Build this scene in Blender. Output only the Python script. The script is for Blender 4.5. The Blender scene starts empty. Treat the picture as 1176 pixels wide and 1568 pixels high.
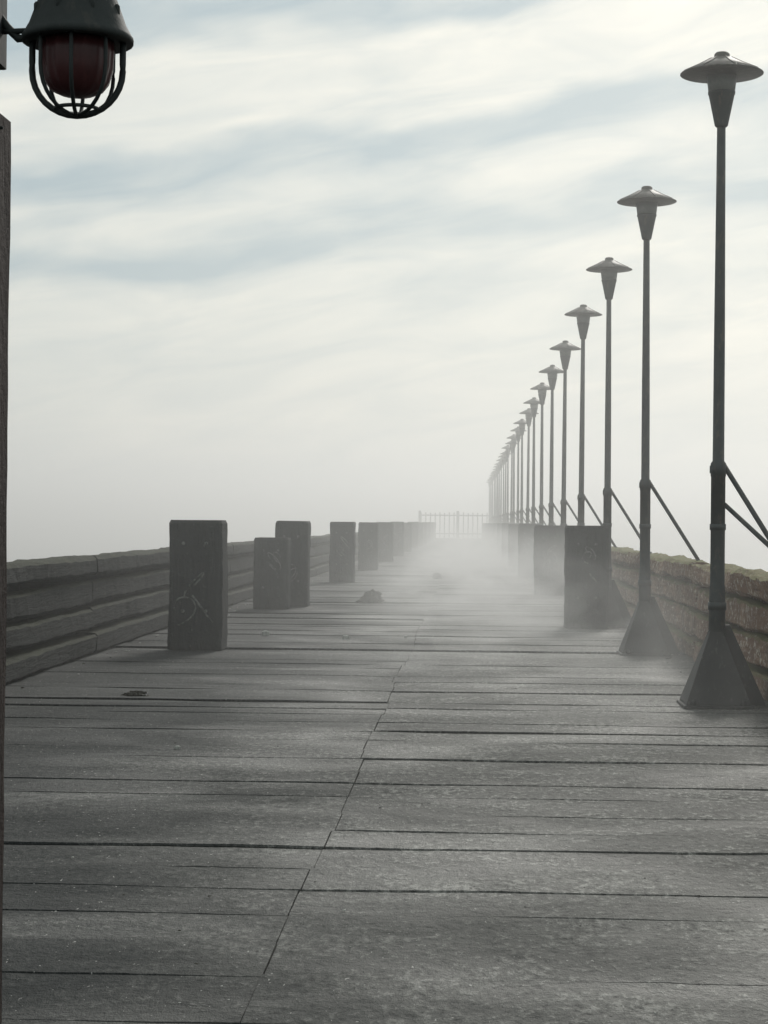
import bpy, math, random
from mathutils import Vector, noise, Matrix
random.seed(7)
S=bpy.context.scene
S.view_settings.view_transform='Standard'
S.view_settings.look='None'
S.view_settings.exposure=0

# ------------------------------------------------------------ mesh helper
class MB:
    def __init__(s): s.v=[];s.f=[];s.m=[];s.sm=[];s.t=[]
    def face(s,idx,mat=0,smooth=False,t=0.5):
        s.f.append(idx);s.m.append(mat);s.sm.append(smooth);s.t.append(t)
    def ring_strip(s,rings,mat=0,smooth=False,cap=True,t=0.5):
        n=len(rings[0]);b=len(s.v)
        for r in rings: s.v.extend([tuple(p) for p in r])
        for i in range(len(rings)-1):
            for j in range(n):
                k=(j+1)%n
                s.face((b+i*n+j,b+i*n+k,b+(i+1)*n+k,b+(i+1)*n+j),mat,smooth,t)
        if cap:
            s.face(tuple(b+j for j in range(n))[::-1],mat,False,t)
            e=b+(len(rings)-1)*n
            s.face(tuple(e+j for j in range(n)),mat,False,t)
    def lathe(s,prof,c=(0,0),n=24,mat=0,smooth=True,cap=True):
        rings=[[(c[0]+r*math.cos(2*math.pi*j/n),c[1]+r*math.sin(2*math.pi*j/n),z) for j in range(n)] for r,z in prof]
        s.ring_strip(rings,mat,smooth,cap)
    def tube(s,pts,r,n=10,mat=0):
        rings=[]
        for i,p in enumerate(pts):
            p=Vector(p)
            a=Vector(pts[max(i-1,0)]);b=Vector(pts[min(i+1,len(pts)-1)])
            d=(b-a).normalized()
            u=d.cross(Vector((0,0,1)))
            if u.length<1e-3: u=d.cross(Vector((0,1,0)))
            u.normalize();w=d.cross(u)
            rr=r[i] if isinstance(r,(list,tuple)) else r
            rings.append([p+u*rr*math.cos(-2*math.pi*j/n)+w*rr*math.sin(-2*math.pi*j/n) for j in range(n)])
        s.ring_strip(rings,mat,True)
    def box(s,x0,x1,y0,y1,z0,z1,mat=0,t=0.5,c=0.0):
        if c<=0:
            s.ring_strip([[(x0,y0,z),(x1,y0,z),(x1,y1,z),(x0,y1,z)] for z in (z0,z1)],mat,False,True,t)
        else:
            def sec(z,k):
                a=c
                return [(x0+a+k,y0+k,z),(x1-a-k,y0+k,z),(x1-k,y0+a+k,z),(x1-k,y1-a-k,z),(x1-a-k,y1-k,z),(x0+a+k,y1-k,z),(x0+k,y1-a-k,z),(x0+k,y0+a+k,z)]
            s.ring_strip([sec(z0,0),sec(z1-c,0),sec(z1,c*.6)],mat,False,True,t)
    def beamY(s,x0,x1,y0,y1,z0,z1,c=.02,seg=.35,jit=.012,mat=0,seed=0,t=.5):
        n=max(2,int((y1-y0)/seg));rings=[]
        base=[(x0+c,z0),(x1-c,z0),(x1,z0+c),(x1,z1-c),(x1-c,z1),((x0+x1)/2,z1+.004),(x0+c,z1),(x0,z1-c),(x0,z0+c)]
        for i in range(n+1):
            y=y0+(y1-y0)*i/n;r=[]
            for k,(x,z) in enumerate(base):
                d=noise.noise_vector(Vector((x*6+seed,y*.8,z*6+seed*.37)))*jit
                d2=noise.noise_vector(Vector((x*9+seed,y*7,z*9+seed*.7)))*jit*.8
                r.append((x+d.x+d2.x,y,z+d.z+d2.z))
            rings.append(r)
        s.ring_strip([r[::-1] for r in rings],mat,False,True,t)
    def obj(s,name,mats,loc=(0,0,0),rot=(0,0,0)):
        me=bpy.data.meshes.new(name+"_mesh");me.from_pydata(s.v,[],s.f)
        for m in mats: me.materials.append(m)
        me.polygons.foreach_set("material_index",s.m)
        me.polygons.foreach_set("use_smooth",s.sm)
        at=me.attributes.new("tint",'FLOAT','FACE');at.data.foreach_set("value",s.t)
        me.update()
        o=bpy.data.objects.new(name,me);S.collection.objects.link(o)
        o.location=loc;o.rotation_euler=rot
        return o

# ------------------------------------------------------------ node helpers
def newmat(name):
    m=bpy.data.materials.new(name);m.use_nodes=True
    nt=m.node_tree;return m,nt,nt.nodes['Principled BSDF']
def N(nt,t,**k):
    n=nt.nodes.new(t)
    for a,b in k.items():
        if a in n.inputs.keys(): n.inputs[a].default_value=b
        else: setattr(n,a,b)
    return n
def ramp(nt,src,stops,interp='LINEAR'):
    r=nt.nodes.new('ShaderNodeValToRGB');r.color_ramp.interpolation=interp
    e=r.color_ramp.elements
    while len(e)<len(stops): e.new(.5)
    for i,(p,c) in enumerate(stops):
        e[i].position=p
        e[i].color=(c,c,c,1) if not isinstance(c,(tuple,list)) else (*c,1)
    nt.links.new(src,r.inputs[0]);return r.outputs[0]
def mapc(nt,scale,kind='Object',rot=(0,0,0)):
    tc=nt.nodes.new('ShaderNodeTexCoord');mp=nt.nodes.new('ShaderNodeMapping')
    mp.inputs['Scale'].default_value=scale;mp.inputs['Rotation'].default_value=rot
    nt.links.new(tc.outputs[kind],mp.inputs[0]);return mp.outputs[0]
def noi(nt,vec,scale,detail=4,rough=.55,dist=0):
    n=N(nt,'ShaderNodeTexNoise');n.inputs['Scale'].default_value=scale
    n.inputs['Detail'].default_value=detail;n.inputs['Roughness'].default_value=rough
    n.inputs['Distortion'].default_value=dist
    if vec is not None: nt.links.new(vec,n.inputs['Vector'])
    return n.outputs['Fac']
def mix(nt,fac,a,b,bt='MIX'):
    m=nt.nodes.new('ShaderNodeMix');m.data_type='RGBA';m.blend_type=bt
    for s_,v in ((0,fac),(6,a),(7,b)):
        if isinstance(v,(int,float)): m.inputs[s_].default_value=v if s_==0 else (v,v,v,1)
        elif isinstance(v,tuple): m.inputs[s_].default_value=(*v,1)
        else: nt.links.new(v,m.inputs[s_])
    return m.outputs[2]
def math_(nt,op,a,b=0.0,clamp=False,c=None):
    m=nt.nodes.new('ShaderNodeMath');m.operation=op;m.use_clamp=clamp
    for i,v in enumerate((a,b) if c is None else (a,b,c)):
        if isinstance(v,(int,float)): m.inputs[i].default_value=v
        else: nt.links.new(v,m.inputs[i])
    return m.outputs[0]
def bump(nt,bs,h,strength=.4,dist=.01):
    b=nt.nodes.new('ShaderNodeBump');b.inputs['Strength'].default_value=strength;b.inputs['Distance'].default_value=dist
    nt.links.new(h,b.inputs['Height']);nt.links.new(b.outputs[0],bs.inputs['Normal'])

# ------------------------------------------------------------ materials
deckM,nt,bs=newmat("weathered_deck")
L=nt.links.new
grit=noi(nt,mapc(nt,(1,.55,1)),30,5,.8)
speck=noi(nt,mapc(nt,(1,.45,1)),62,2,.6)
big=noi(nt,mapc(nt,(.6,.8,1)),1.0,5,.6,.6)
patch=noi(nt,mapc(nt,(.8,1.0,1)),2.4,6,.72,.9)
stain=noi(nt,mapc(nt,(.7,.8,1)),1.5,5,.62,1.6)
col=ramp(nt,patch,[(.28,(.092,.090,.082)),(.5,(.130,.128,.118)),(.72,(.18,.177,.163))])
att=N(nt,'ShaderNodeAttribute',attribute_name='tint')
tin=math_(nt,'MULTIPLY_ADD',att.outputs['Fac'],.36,c=.82)
comb=nt.nodes.new('ShaderNodeCombineColor');[L(tin,comb.inputs[i]) for i in range(3)]
col=mix(nt,1.0,col,comb.outputs[0],'MULTIPLY')
col=mix(nt,ramp(nt,math_(nt,'ADD',grit,math_(nt,'MULTIPLY_ADD',patch,.5,c=-.25)),[(.54,0.0),(.64,.85)]),col,(.40,.39,.365))
col=mix(nt,ramp(nt,grit,[(.36,.9),(.46,0.0)]),col,(.032,.031,.029))
col=mix(nt,ramp(nt,stain,[(.54,0.0),(.64,.45)]),col,(.036,.036,.032))
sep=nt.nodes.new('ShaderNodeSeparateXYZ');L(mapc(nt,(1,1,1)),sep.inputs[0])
shadefac=math_(nt,'MULTIPLY_ADD',sep.outputs[0],-.40,c=.20)  # shadow painted into the deck colour, deeper towards the left
near=math_(nt,'MAXIMUM',math_(nt,'MULTIPLY_ADD',sep.outputs[1],-.075,c=.62),0.0)  # painted shadow also deepens towards the camera
shadefac=math_(nt,'ADD',shadefac,near)  # sum of both painted shadow gradients
shadefac=math_(nt,'ADD',shadefac,math_(nt,'MULTIPLY_ADD',big,1.2,c=-.65))  # noise breaks up the painted shadow
shadec=ramp(nt,shadefac,[(.0,0.0),(.9,1.0)])
col=mix(nt,math_(nt,'MULTIPLY',shadec,.86),col,(.0165,.020,.0215))  # darkens deck colour by the painted shadow, broken up by noise
col=mix(nt,ramp(nt,speck,[(.70,0.0),(.735,.9)]),col,(.42,.41,.39))
col=mix(nt,ramp(nt,speck,[(.28,.9),(.31,0.0)]),col,(.012,.012,.012))
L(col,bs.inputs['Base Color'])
L(ramp(nt,math_(nt,'ADD',big,math_(nt,'MULTIPLY',patch,.5)),[(.5,.50),(.9,.85)]),bs.inputs['Roughness'])
L(ramp(nt,shadec,[(.0,.36),(1.0,.13)]),bs.inputs['Specular IOR Level'])
bump(nt,bs,math_(nt,'ADD',math_(nt,'MULTIPLY',stain,.6),math_(nt,'ADD',math_(nt,'MULTIPLY',grit,1.1),math_(nt,'MULTIPLY',patch,1.3))),.9,.024)
dirtM,nt,bs=newmat("seam_dirt")
nt.links.new(ramp(nt,noi(nt,mapc(nt,(1,1,1)),9,5,.7),[(.35,(.012,.012,.011)),(.65,(.05,.048,.043))]),bs.inputs['Base Color']);bs.inputs['Roughness'].default_value=.95

def wood(name,cols,tops=None,scale=1,rough=.85,along='Y',streak=(.6,.6,.6),spk=.62):
    m,nt,bs=newmat(name);L=nt.links.new
    sc={'Y':(6,.8,9),'Z':(7,7,.9)}[along]
    g=noi(nt,mapc(nt,sc),3*scale,6,.65,.4)
    b=noi(nt,mapc(nt,(1,1,1)),1.9,5,.65,.5)
    gr=noi(nt,mapc(nt,(1,1,1)),20,5,.8)
    col=ramp(nt,g,[(.3,cols[0]),(.55,cols[1]),(.8,cols[2])])
    col=mix(nt,ramp(nt,b,[(.42,0.0),(.62,.9)]),col,cols[3])
    col=mix(nt,ramp(nt,gr,[(spk,0.0),(spk+.08,.8)]),col,streak)
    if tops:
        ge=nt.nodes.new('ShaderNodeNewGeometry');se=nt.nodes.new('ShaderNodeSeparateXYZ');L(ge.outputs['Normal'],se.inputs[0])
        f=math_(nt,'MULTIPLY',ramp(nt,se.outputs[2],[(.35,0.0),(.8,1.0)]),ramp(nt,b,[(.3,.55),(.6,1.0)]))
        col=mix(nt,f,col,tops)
    L(col,bs.inputs['Base Color']);bs.inputs['Roughness'].default_value=rough
    bs.inputs['Specular IOR Level'].default_value=.2
    bump(nt,bs,math_(nt,'ADD',g,math_(nt,'MULTIPLY',gr,.9)),1.0,.04)
    return m
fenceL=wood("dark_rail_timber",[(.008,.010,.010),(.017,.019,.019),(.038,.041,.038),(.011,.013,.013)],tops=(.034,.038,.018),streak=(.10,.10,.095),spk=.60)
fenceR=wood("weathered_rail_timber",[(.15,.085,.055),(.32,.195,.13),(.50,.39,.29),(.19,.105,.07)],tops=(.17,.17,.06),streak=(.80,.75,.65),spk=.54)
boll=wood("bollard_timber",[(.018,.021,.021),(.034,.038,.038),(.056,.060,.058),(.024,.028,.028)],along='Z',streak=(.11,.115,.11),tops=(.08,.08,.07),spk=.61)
postM=wood("red_brown_post_timber",[(.02,.013,.012),(.04,.026,.022),(.06,.038,.032),(.03,.02,.018)],along='Z',streak=(.08,.055,.05))

def metal(name,c1,c2,c3,rough=.6,met=.2,th=.54):
    m,nt,bs=newmat(name);L=nt.links.new
    a=noi(nt,mapc(nt,(1,1,1)),5,5,.65);b=noi(nt,mapc(nt,(1,1,.4)),26,4,.7)
    col=ramp(nt,a,[(.35,c1),(.65,c2)])
    col=mix(nt,ramp(nt,b,[(th,0.0),(th+.12,.7)]),col,c3)
    L(col,bs.inputs['Base Color']);bs.inputs['Roughness'].default_value=rough;bs.inputs['Metallic'].default_value=met
    bump(nt,bs,b,.35,.006);return m
lampM=metal("painted_lamp_steel",(.030,.037,.038),(.048,.056,.056),(.10,.085,.07))
headM=metal("lamp_head_weathered",(.055,.052,.045),(.09,.085,.072),(.14,.12,.10))
bandM=metal("lamp_diffuser",(.12,.13,.125),(.17,.175,.165),(.2,.19,.17),.5,0)
baseM=metal("rusty_base_plate",(.022,.025,.025),(.045,.046,.044),(.15,.145,.135),.85,.1,.58)
lanM=metal("lantern_cast_metal",(.014,.019,.018),(.026,.032,.031),(.045,.045,.04),.75)
cageM=metal("lantern_cage_metal",(.012,.017,.017),(.022,.028,.028),(.04,.04,.037),.65)
glassM,nt,bs=newmat("dark_red_glass")
nt.links.new(ramp(nt,noi(nt,mapc(nt,(1,1,1)),14,5,.6),[(.3,(.045,.016,.017)),(.7,(.085,.026,.027))]),bs.inputs['Base Color'])
bs.inputs['Roughness'].default_value=.4;bs.inputs['Specular IOR Level'].default_value=.3
whiteM,nt,bs=newmat("pale_droppings")
nt.links.new(ramp(nt,noi(nt,mapc(nt,(1,1,1)),30,4),[(.3,(.25,.25,.23)),(.7,(.45,.45,.42))]),bs.inputs['Base Color']);bs.inputs['Roughness'].default_value=.9
paintM,nt,bs=newmat("faded_spray_paint")
nt.links.new(ramp(nt,noi(nt,mapc(nt,(1,1,1)),16,4,.7),[(.44,(.035,.04,.04)),(.58,(.15,.155,.145))]),bs.inputs['Base Color']);bs.inputs['Roughness'].default_value=.9
weedM=wood("seaweed",[(.02,.018,.012),(.035,.032,.022),(.06,.055,.04),(.03,.03,.02)])

# ------------------------------------------------------------ pier deck
deck=MB()
y=-4.0;XL,XR=-3.5,2.2;k=0
while y<151:
    w=.45*random.uniform(.86,1.14);k+=1
    r=random.random()
    strong=(k%2==0 and r<.9) or r>.95
    gap=random.uniform(.006,.015) if strong else random.uniform(.0,.0012)
    base=-.52+.05*noise.noise(Vector((y*.3,3,1)))+.02*noise.noise(Vector((y*1.1,8,1)))
    seam=base+random.uniform(-.008,.008)
    dz=random.uniform(-.006,.006)*(1 if y>12 else .5)
    for (a,b) in ((XL+random.uniform(-.03,.02),seam-random.uniform(.001,.005)),(seam+random.uniform(.001,.003),XR+random.uniform(-.02,.03))):
        n=44 if y<40 else 5
        tz=dz+random.uniform(-.003,.003);t=random.random()
        tilt=random.uniform(-.005,.005)*(1 if y>12 else .5)
        rings=[]
        y0=y+gap/2;y1=y+w-gap/2
        def edge(x,yy): 
            return noise.noise(Vector((x*2.2,yy*3.1,0)))*.010+noise.noise(Vector((x*11,yy*3.1,2)))*.006+max(0,noise.noise(Vector((x*5,yy*3,5)))-.25)*.03
        for i in range(n+1):
            x=a+(b-a)*i/n
            e0=edge(x,y);e1=edge(x+(7 if strong else 0),y+w)
            if i in(0,n): e0*=.3;e1*=.3
            h=noise.noise(Vector((x*1.1,y*2,4)))*.006+tz
            c=.007 if strong else .004
            hm=noise.noise(Vector((x*2.3,y*5,7)))*.004
            rings.append([(x,y0+e0,-.09),(x,y0+e0,h-tilt-c),(x,y0+e0+c,h-tilt),(x,y0+(y1-y0)*.33,h+hm),(x,y0+(y1-y0)*.66,h-hm),(x,y1+e1-c,h+tilt),(x,y1+e1,h+tilt-c),(x,y1+e1,-.09)])
        deck.ring_strip([r_ for r_ in rings],0,False,True,t)
    y+=w
nx=20;ny=420
b0=len(deck.v)
for j in range(ny+1):
    for i in range(nx+1):
        xx=-3.45+5.6*i/nx;yy=-3.9+154.5*j/ny
        deck.v.append((xx,yy,-.030+.012*noise.noise(Vector((xx*4,yy*4,0)))))
for j in range(ny):
    for i in range(nx):
        q=b0+j*(nx+1)+i;deck.face((q,q+1,q+nx+2,q+nx+1),2)
for x in (-3.3,-2.2,-1.1,-.5,.2,1.1,2.0):
    deck.box(x-.12,x+.12,-4,151,-.42,-.094,1)
for k in range(31):
    yy=-3+k*5.08
    deck.box(-3.6,2.35,yy-.16,yy+.16,-.78,-.424,1)
    for x in (-3.0,-.6,1.8):
        deck.lathe([(.19,-6),(.17,-.784)],(x,yy),14,1)
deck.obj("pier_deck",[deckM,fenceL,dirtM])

# ------------------------------------------------------------ side fences
def fence(name,xin,xout,mat,seed):
    m=MB();s=1 if xout>xin else -1
    y=-3.0;k=0
    x0,x1=min(xin,xout),max(xin,xout)
    while y<150:
        y1=y+5.08;q=seed+k*3.3
        j=lambda a:random.uniform(-a,a)
        jt=.034 if s>0 else .016
        m.beamY(x0,x1,y+.006,y1-.006,.70+j(.008),.868+j(.006),.03,.14,jt,0,q)
        m.beamY(x0+.05,x1-.04,y+.008,y1-.008,.455+j(.010),.645+j(.01),.02,.14,jt,0,q+1)
        m.beamY(x0+.05,x1-.04,y+.008,y1-.008,.225+j(.01),.41+j(.01),.02,.14,jt,0,q+2)
        m.beamY(x0+.03,x1-.0,y+.008,y1-.008,.012,.18+j(.008),.02,.14,jt*.8,0,q+4)
        if s>0: m.beamY(x1-.035,x1+.02,y+.003,y1-.003,.03,.78,.006,.5,.006,0,q+6)
        else: m.beamY(x0-.02,x0+.035,y+.003,y1-.003,.03,.78,.006,.5,.006,0,q+6)
        for yy in (y+.4,y+2.94):
            a,b=(x1+.03,x1+.16) if s>0 else (x0-.16,x0-.03)
            m.box(a,b,yy-.09,yy+.09,-.5,.80,0,.5,.01)
        y=y1;k+=1
    return m.obj(name,[mat])
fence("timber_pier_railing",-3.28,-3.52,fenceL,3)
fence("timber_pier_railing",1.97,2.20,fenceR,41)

# ------------------------------------------------------------ bollards
def bollard(x0,x1,y,h,seed,d=.42):
    m=MB();cx=(x0+x1)/2;w=(x1-x0)/2;rings=[]
    c=.028;n=16
    for i in range(n+1):
        z=(h-.03)*i/n
        r=[]
        for (sx,sy) in ((-1,-1),(1,-1),(1,1),(-1,1)):
            pts=[(sx*w,sy*(d/2-c)),(sx*(w-c),sy*d/2)]
            if sx*sy<0: pts=pts[::-1]
            for p in pts:
                dd=noise.noise_vector(Vector((p[0]*3+seed,p[1]*3,z*2.5)))*.012+noise.noise_vector(Vector((p[0]*9+seed,p[1]*9,z*14)))*.009
                r.append((p[0]+dd.x,p[1]+dd.y,z))
        rings.append(r)
    top=[(p[0]*.94,p[1]*.94,h+noise.noise(Vector((p[0]*5,p[1]*5,seed)))*.014) for p in rings[-1]]
    rings.append(top)
    m.ring_strip(rings,0,False,True)
    for bz in (h*.82,h*.3):
        for bx in (-w*.45,w*.4):
            k=[[(bx+r_*math.cos(a),-d/2-yy,bz+r_*math.sin(a)) for a in [i*math.pi/4 for i in range(8)]] for r_,yy in ((.018,-.02),(.018,.006),(.010,.012))]
            m.ring_strip([q for q in k],1,False,True)
    rr=random.Random(seed)
    if seed<60:
        for q in range(3):
            zc=h*rr.uniform(.25,.75);xc=rr.uniform(-.4,.4)*w;ra=rr.uniform(.05,.11);ph=rr.uniform(0,6)
            pts=[(xc+ra*math.cos(a*(1+.15*q)+ph),-d/2-.006,zc+ra*1.3*math.sin(a)) for a in [i*2*math.pi/26 for i in range(20)]]
            m.tube(pts,.009,6,1)
    return m.obj("timber_bollard",[boll,paintM],(cx,y+d/2,0),(0,0,random.uniform(-.015,.015)))
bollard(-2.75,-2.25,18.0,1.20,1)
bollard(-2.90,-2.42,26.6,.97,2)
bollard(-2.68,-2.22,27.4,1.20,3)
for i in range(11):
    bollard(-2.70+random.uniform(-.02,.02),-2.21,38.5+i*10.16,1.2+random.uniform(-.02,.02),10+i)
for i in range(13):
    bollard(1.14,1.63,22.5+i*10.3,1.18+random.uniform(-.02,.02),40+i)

# ------------------------------------------------------------ pier lamps
def lampmesh(extra):
    m=MB()
    def frust(cx,cy,bw,bd,tx,ty,tw,td,z0,z1,mat):
        m.ring_strip([[(qx-w,qy-d,z),(qx+w,qy-d,z),(qx+w,qy+d,z),(qx-w,qy+d,z)] for qx,qy,w,d,z in ((cx,cy,bw,bd,z0),(cx,cy,bw,bd,z0+.012),(tx,ty,tw,td,z1))],mat,False,True)
    m.box(-.235,.215,-.235,.215,0.006,.022,2,.5,.004)
    frust(-.01,0,.205,.2,-.01,0,.040,.055,.022,.49,2)
    frust(.165,.12,.155,.11,.055,.05,.03,.05,.010,.53,2)
    for sx in (-.17,.15):
        for sy in (-.2,.17): m.lathe([(.018,.02),(.018,.05),(.008,.058)],(sx,sy),8,2)
    m.lathe([(.056,.40),(.054,.62),(.050,.78),(.047,.8),(.047,1.50),(.050,1.5),(.050,1.585),(.038,1.60),(.036,2.4),(.031,3.2),(.028,3.79)],(0,0),18,0)
    m.lathe([(.060,.63),(.060,.68)],(0,0),18,0)
    m.lathe([(.053,1.15),(.053,1.19)],(0,0),18,0)
    m.lathe([(.034,3.78),(.043,3.79),(.045,3.80),(.084,3.99),(.088,3.994),(.089,4.010)],(0,0),24,0)
    m.lathe([(.086,4.0105),(.099,4.112)],(0,0),24,3)
    prof=[(.100,4.112),(.150,4.120),(.262,4.122),(.270,4.126),(.268,4.132),(.15,4.187),(.075,4.228),(.052,4.236),(.050,4.256),(.038,4.268),(.004,4.274)]
    m.lathe(prof,(0,0),32,1)
    for i in range(8):
        a=2*math.pi*i/8+.2
        m.tube([(.255*math.cos(a),.255*math.sin(a),4.138),(.15*math.cos(a),.15*math.sin(a),4.187),(.07*math.cos(a),.07*math.sin(a),4.23)],.005,6,1)
    m.tube([(.035,0,1.575),(.50,.02,.84)],.017,8,0)
    m.tube([(.50,.02,.86),(.50,.02,.30)],.02,8,0)
    if extra: m.tube([(.04,.0,1.32),(.50,.02,.90)],.016,8,0)
    m.box(-.055,-.02,-.01,.01,1.52,1.57,0)
    return m
mats=[lampM,headM,baseM,bandM]
l0=lampmesh(True).obj("street_lamp",mats,(1.660,13.05,0),(0,.0,0));l0.scale=(1.015,)*3
me=None
for i in range(1,27):
    loc=(1.65+random.uniform(-.015,.015),13.05+5.08*i,0);rot=(0,random.uniform(-.005,.005),random.uniform(-.04,.04))
    if me is None:
        o=lampmesh(False).obj("street_lamp",mats,loc,rot);me=o.data
    else:
        o=bpy.data.objects.new("street_lamp",me);S.collection.objects.link(o);o.location=loc;o.rotation_euler=rot
    o.scale=(1.015,1.015,random.uniform(1.007,1.021))

# ------------------------------------------------------------ end fence
m=MB()
x=-3.5
while x<2.2:
    m.box(x-.04,x+.04,149.9,150.0,.02,1.95+random.uniform(-.04,.04),0);x+=.36
for z in (.35,1.75): m.box(-3.6,2.3,150.003,150.07,z-.05,z+.05,0)
for x in (-3.6,-.7,2.25): m.box(x-.1,x+.1,149.95,150.15,0.01,2.10,0,.5,.02)
m.obj("picket_fence",[bandM])

# ------------------------------------------------------------ foreground post and caged lantern
Yp=4.4
m=MB()
rings=[]
for i in range(25):
    z=-.02+2.135*i/24
    r=[]
    for (a,b) in ((-.14,-.09),(-.012,-.09),(0,-.078),(0,.078),(-.012,.09),(-.14,.09)):
        d=noise.noise_vector(Vector((a*5,b*5,z*3)))*.004+noise.noise_vector(Vector((a*5,b*5,z*15)))*.0015
        r.append((a+d.x,b,z))
    rings.append(r)
m.ring_strip(rings,0,False,True)
for bz in (2.08,1.545,.9,.35):
    k=[[(xx,-.03+r_*math.cos(t),bz+r_*math.sin(t)) for t in [i*math.pi/4 for i in range(8)]] for r_,xx in ((.004,-.005),(.004,.005),(.003,.008))]
    m.ring_strip(k,1,False,True)
m.obj("wooden_gate_post",[postM,lanM],(-1.060,Yp,0))

m=MB()
R=.114
m.lathe([(.072,-.002),(R,-.006),(R+.001,.004),(R-.003,.010),(.100,.030),(.082,.080),(.068,.115),(.050,.125),(.03,.14),(.03,.17)],(0,0),28,0,True)
for a in range(8):
    t=math.pi/6+a*math.pi/4
    cx=.088*math.cos(t);cy=.088*math.sin(t)
    m.lathe([(.006,.035),(.006,.064),(.003,.068)],(cx,cy),8,0)
prof=[(.074,-.004),(.075,-.03),(.073,-.060),(.065,-.088),(.052,-.105),(.032,-.114),(.008,-.118)]
rings=[]
for r,z in prof: rings.append([(r*(1+.02*math.cos(16*2*math.pi*j/96))*math.cos(2*math.pi*j/96),r*(1+.02*math.cos(16*2*math.pi*j/96))*math.sin(2*math.pi*j/96),z) for j in range(96)])
m.ring_strip(rings[::-1],1,True,True)
for a in range(4):
    t=a*math.pi/4+.06
    pts=[];Rc=.093
    for i in range(25):
        if i<4: p=(-Rc,-.0-.016*i)
        elif i>20: p=(Rc,-.016*(24-i))
        else:
            u=math.pi*(i-4)/16; p=(-Rc*math.cos(u),-.064-.092*math.sin(u))
        pts.append((p[0]*math.cos(t),p[0]*math.sin(t),p[1]))
    m.tube(pts,.0042 if a else .0068,8,2)
def torus(R_,z,r):
    pts=[(R_*math.cos(2*math.pi*i/40),R_*math.sin(2*math.pi*i/40),z) for i in range(41)]
    m.tube(pts,r,8,2)
torus(.045,-.064-.092*math.sqrt(1-(.045/.093)**2)+.002,.004)
m.tube([(-.10,.0,.006),(-.125,.01,.006),(-.150,.01,.03),(-.172,.01,.06)],.009,8,0)
m.tube([(-.10,.0,.02),(-.165,.01,.02)],.006,8,0)
m.box(-.22,-.158,-.03,.05,-.05,.30,0,.5,.006)
m.tube([(0,0,.16),(-.03,0,.20),(-.17,0,.22)],.014,8,0)
m.obj("caged_lantern",[lanM,glassM,cageM],(-.810,4.0,2.186),(0,0,0))

# ------------------------------------------------------------ debris
m=MB();random.seed(21)
def chip(x,y,s,mat,flat=.4):
    k=6;b=[(x+s*random.uniform(.5,1)*math.cos(2*math.pi*i/k),y+s*random.uniform(.5,1)*math.sin(2*math.pi*i/k)) for i in range(k)]
    h=s*flat
    m.ring_strip([[(p[0],p[1],.001) for p in b],[(x+(p[0]-x)*.8,y+(p[1]-y)*.8,h) for p in b],[(x+(p[0]-x)*.3,y+(p[1]-y)*.3,h*1.3) for p in b]],mat,False,True)
for i in range(420):
    yy=4.3+28*random.random()**1.6;xx=random.uniform(-3.1,1.9)
    chip(xx,yy,random.uniform(.003,.008),0 if random.random()<.55 else 1)
for i in range(260):
    yy=10+30*random.random();xx=1.93-abs(random.gauss(0,.10)) if random.random()<.6 else -3.2+abs(random.gauss(0,.12))
    chip(xx,yy,random.uniform(.008,.02),random.choice((0,1)))
for (x,y,s) in ((-2.09,20.4,.06),(-1.22,19.9,.05),(-1.5,10.2,.022),(-.62,20.3,.03)):
    chip(x,y,s,1,.7)
m.obj("deck_debris",[weedM,whiteM])
def clump(x,y,w,h,seed,mat):
    m=MB();rings=[]
    for i in range(9):
        u=i/8;r=w*.5*math.sqrt(max(0,1-u*u))+.006
        ring=[]
        for jx in range(22):
            a=2*math.pi*jx/22
            q=Vector((math.cos(a)*1.6,math.sin(a)*1.6,u*2.5+seed))
            rr=r*(1+.55*noise.noise(q)+.3*noise.noise(q*3))
            ring.append((rr*math.cos(a)+.04*u*math.sin(seed),rr*.7*math.sin(a),h*u*(1+.5*noise.noise(q*2))))
        rings.append(ring)
    m.ring_strip(rings,0,False,True);return m.obj("seaweed_clump",[mat],(x,y,.003))
clump(-1.42,28.9,.32,.17,2,weedM)
clump(-.6,41.5,.20,.12,5,weedM)
clump(-2.24,13.2,.16,.035,9,weedM)

# ------------------------------------------------------------ sea
m=MB();m.v=[(-3000,-400,-4),(3000,-400,-4),(3000,5000,-4),(-3000,5000,-4)];m.face((0,1,2,3))
sm,nt,bs=newmat("sea_water");bs.inputs['Base Color'].default_value=(.05,.065,.065,1);bs.inputs['Roughness'].default_value=.25
bump(nt,bs,noi(nt,mapc(nt,(1,1,1)),.8,5,.6),.6,.3)
m.obj("sea",[sm])

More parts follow.
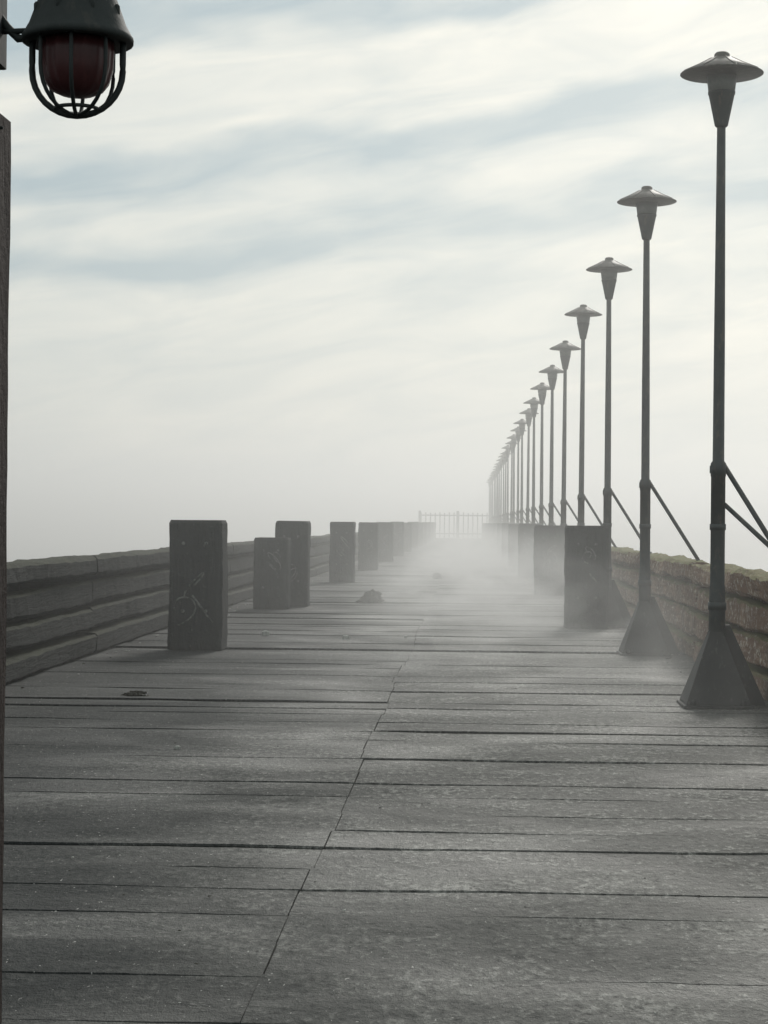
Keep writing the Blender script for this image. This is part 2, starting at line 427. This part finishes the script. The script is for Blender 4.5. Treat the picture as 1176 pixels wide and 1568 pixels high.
# ------------------------------------------------------------ fog volumes
def vol(name,dens,bounds,aniso=.3,noisy=None,colr=(.99,.99,.98)):
    x0,x1,y0,y1,z0,z1=bounds
    m=MB();m.box(x0,x1,y0,y1,z0,z1)
    mt=bpy.data.materials.new(name+"_volume");mt.use_nodes=True;nt=mt.node_tree
    nt.nodes.remove(nt.nodes['Principled BSDF'])
    v=nt.nodes.new('ShaderNodeVolumeScatter');v.inputs['Density'].default_value=dens;v.inputs['Anisotropy'].default_value=aniso
    v.inputs['Color'].default_value=(*colr,1)
    nt.links.new(v.outputs[0],nt.nodes['Material Output'].inputs['Volume'])
    if noisy: noisy(nt,v)
    return m.obj(name,[mt])
vol("sea_fog",.0105,(-700,700,9.0,1400,-3.9,7.5),.66)
def puff(nt,v):
    tc=nt.nodes.new('ShaderNodeTexCoord');sp=nt.nodes.new('ShaderNodeSeparateXYZ');nt.links.new(tc.outputs['Object'],sp.inputs[0])
    x,y,z=sp.outputs
    n=noi(nt,mapc(nt,(.8,.22,1.3)),1.2,3,.6,.5)
    fz=math_(nt,'SUBTRACT',1.0,math_(nt,'DIVIDE',z,1.45),True)
    fz=math_(nt,'POWER',fz,2.0)
    fx=math_(nt,'SUBTRACT',1.0,math_(nt,'POWER',math_(nt,'ABSOLUTE',math_(nt,'DIVIDE',math_(nt,'SUBTRACT',x,.65),2.2)),2.0),True)
    fy=ramp(nt,math_(nt,'DIVIDE',y,100.0),[(.085,0.0),(.14,.32),(.22,.65),(.33,1.0),(.6,.8),(.9,0.0)])
    d=math_(nt,'MULTIPLY',math_(nt,'MULTIPLY',fz,fx),fy)
    d=math_(nt,'MULTIPLY',d,ramp(nt,n,[(.42,.12),(.60,1.0)]))
    nt.links.new(math_(nt,'MULTIPLY',d,.29),v.inputs['Density'])
vol("deck_steam",.0,(-1.55,2.85,8.5,90,.02,1.45),.6,puff)

# ------------------------------------------------------------ light
SUN_EL=math.radians(31);AZ=math.radians(12)
sd=bpy.data.lights.new("sun",'SUN');sd.energy=2.2;sd.angle=math.radians(14);sd.color=(1,.97,.91)
so=bpy.data.objects.new("sun",sd);S.collection.objects.link(so)
dirv=Vector((math.sin(AZ)*math.cos(SUN_EL),math.cos(AZ)*math.cos(SUN_EL),math.sin(SUN_EL)))
so.rotation_euler=dirv.to_track_quat('Z','Y').to_euler()

W=bpy.data.worlds.new("World");S.world=W;W.use_nodes=True;nt=W.node_tree
bg=nt.nodes['Background']
sky=nt.nodes.new('ShaderNodeTexSky');sky.sky_type='NISHITA';sky.sun_disc=False
sky.sun_elevation=SUN_EL;sky.sun_rotation=AZ;sky.air_density=1;sky.dust_density=3
tc=nt.nodes.new('ShaderNodeTexCoord')
sp=nt.nodes.new('ShaderNodeSeparateXYZ');nt.links.new(tc.outputs['Generated'],sp.inputs[0])
az=math_(nt,'ARCTAN2',sp.outputs[0],sp.outputs[1]);el=math_(nt,'ARCSINE',sp.outputs[2])
cb=nt.nodes.new('ShaderNodeCombineXYZ')
nt.links.new(math_(nt,'MULTIPLY',az,6.0),cb.inputs[0]);nt.links.new(math_(nt,'MULTIPLY',el,14.0),cb.inputs[1])
w1=noi(nt,cb.outputs[0],1.3,3,.5)
cb2=nt.nodes.new('ShaderNodeCombineXYZ')
nt.links.new(math_(nt,'MULTIPLY',az,10.0),cb2.inputs[0]);nt.links.new(math_(nt,'MULTIPLY_ADD',az,-8.0,c=math_(nt,'MULTIPLY',el,46.0)),cb2.inputs[1])
w2=noi(nt,cb2.outputs[0],1.0,6,.54,.6)
e2=math_(nt,'MULTIPLY_ADD',az,-.13,c=el)
e2=math_(nt,'ADD',e2,math_(nt,'MULTIPLY_ADD',w1,.06,c=-.030))
band=ramp(nt,math_(nt,'MULTIPLY',e2,3.0),[(.30,.70),(.40,.68),(.455,.08),(.52,.66),(.60,.0),(.655,.8),(.73,.9),(.785,.05),(.87,.05),(.97,.6)],'EASE')
cl=math_(nt,'ADD',math_(nt,'MULTIPLY',band,.88),math_(nt,'MULTIPLY_ADD',w2,1.35,c=-.64),True)
ccol=mix(nt,cl,(2.75,3.95,4.55),(7.75,7.8,7.1))
skymix=mix(nt,.91,sky.outputs[0],ccol)
nt.links.new(skymix,bg.inputs[0]);bg.inputs[1].default_value=.1

# ------------------------------------------------------------ camera
cd=bpy.data.cameras.new("camera");co=bpy.data.objects.new("camera",cd);S.collection.objects.link(co)
cd.sensor_fit='VERTICAL';cd.sensor_height=36;cd.lens=36*3000/1568
cd.clip_start=.05;cd.clip_end=8000
yaw=math.radians(2.424);pitch=math.radians(.29);roll=math.radians(.55)
M=Matrix.Rotation(yaw,4,'Z')@Matrix.Rotation(math.pi/2+pitch,4,'X')@Matrix.Rotation(roll,4,'Z')
co.matrix_world=Matrix.Translation((0,0,1.2))@M
S.camera=co
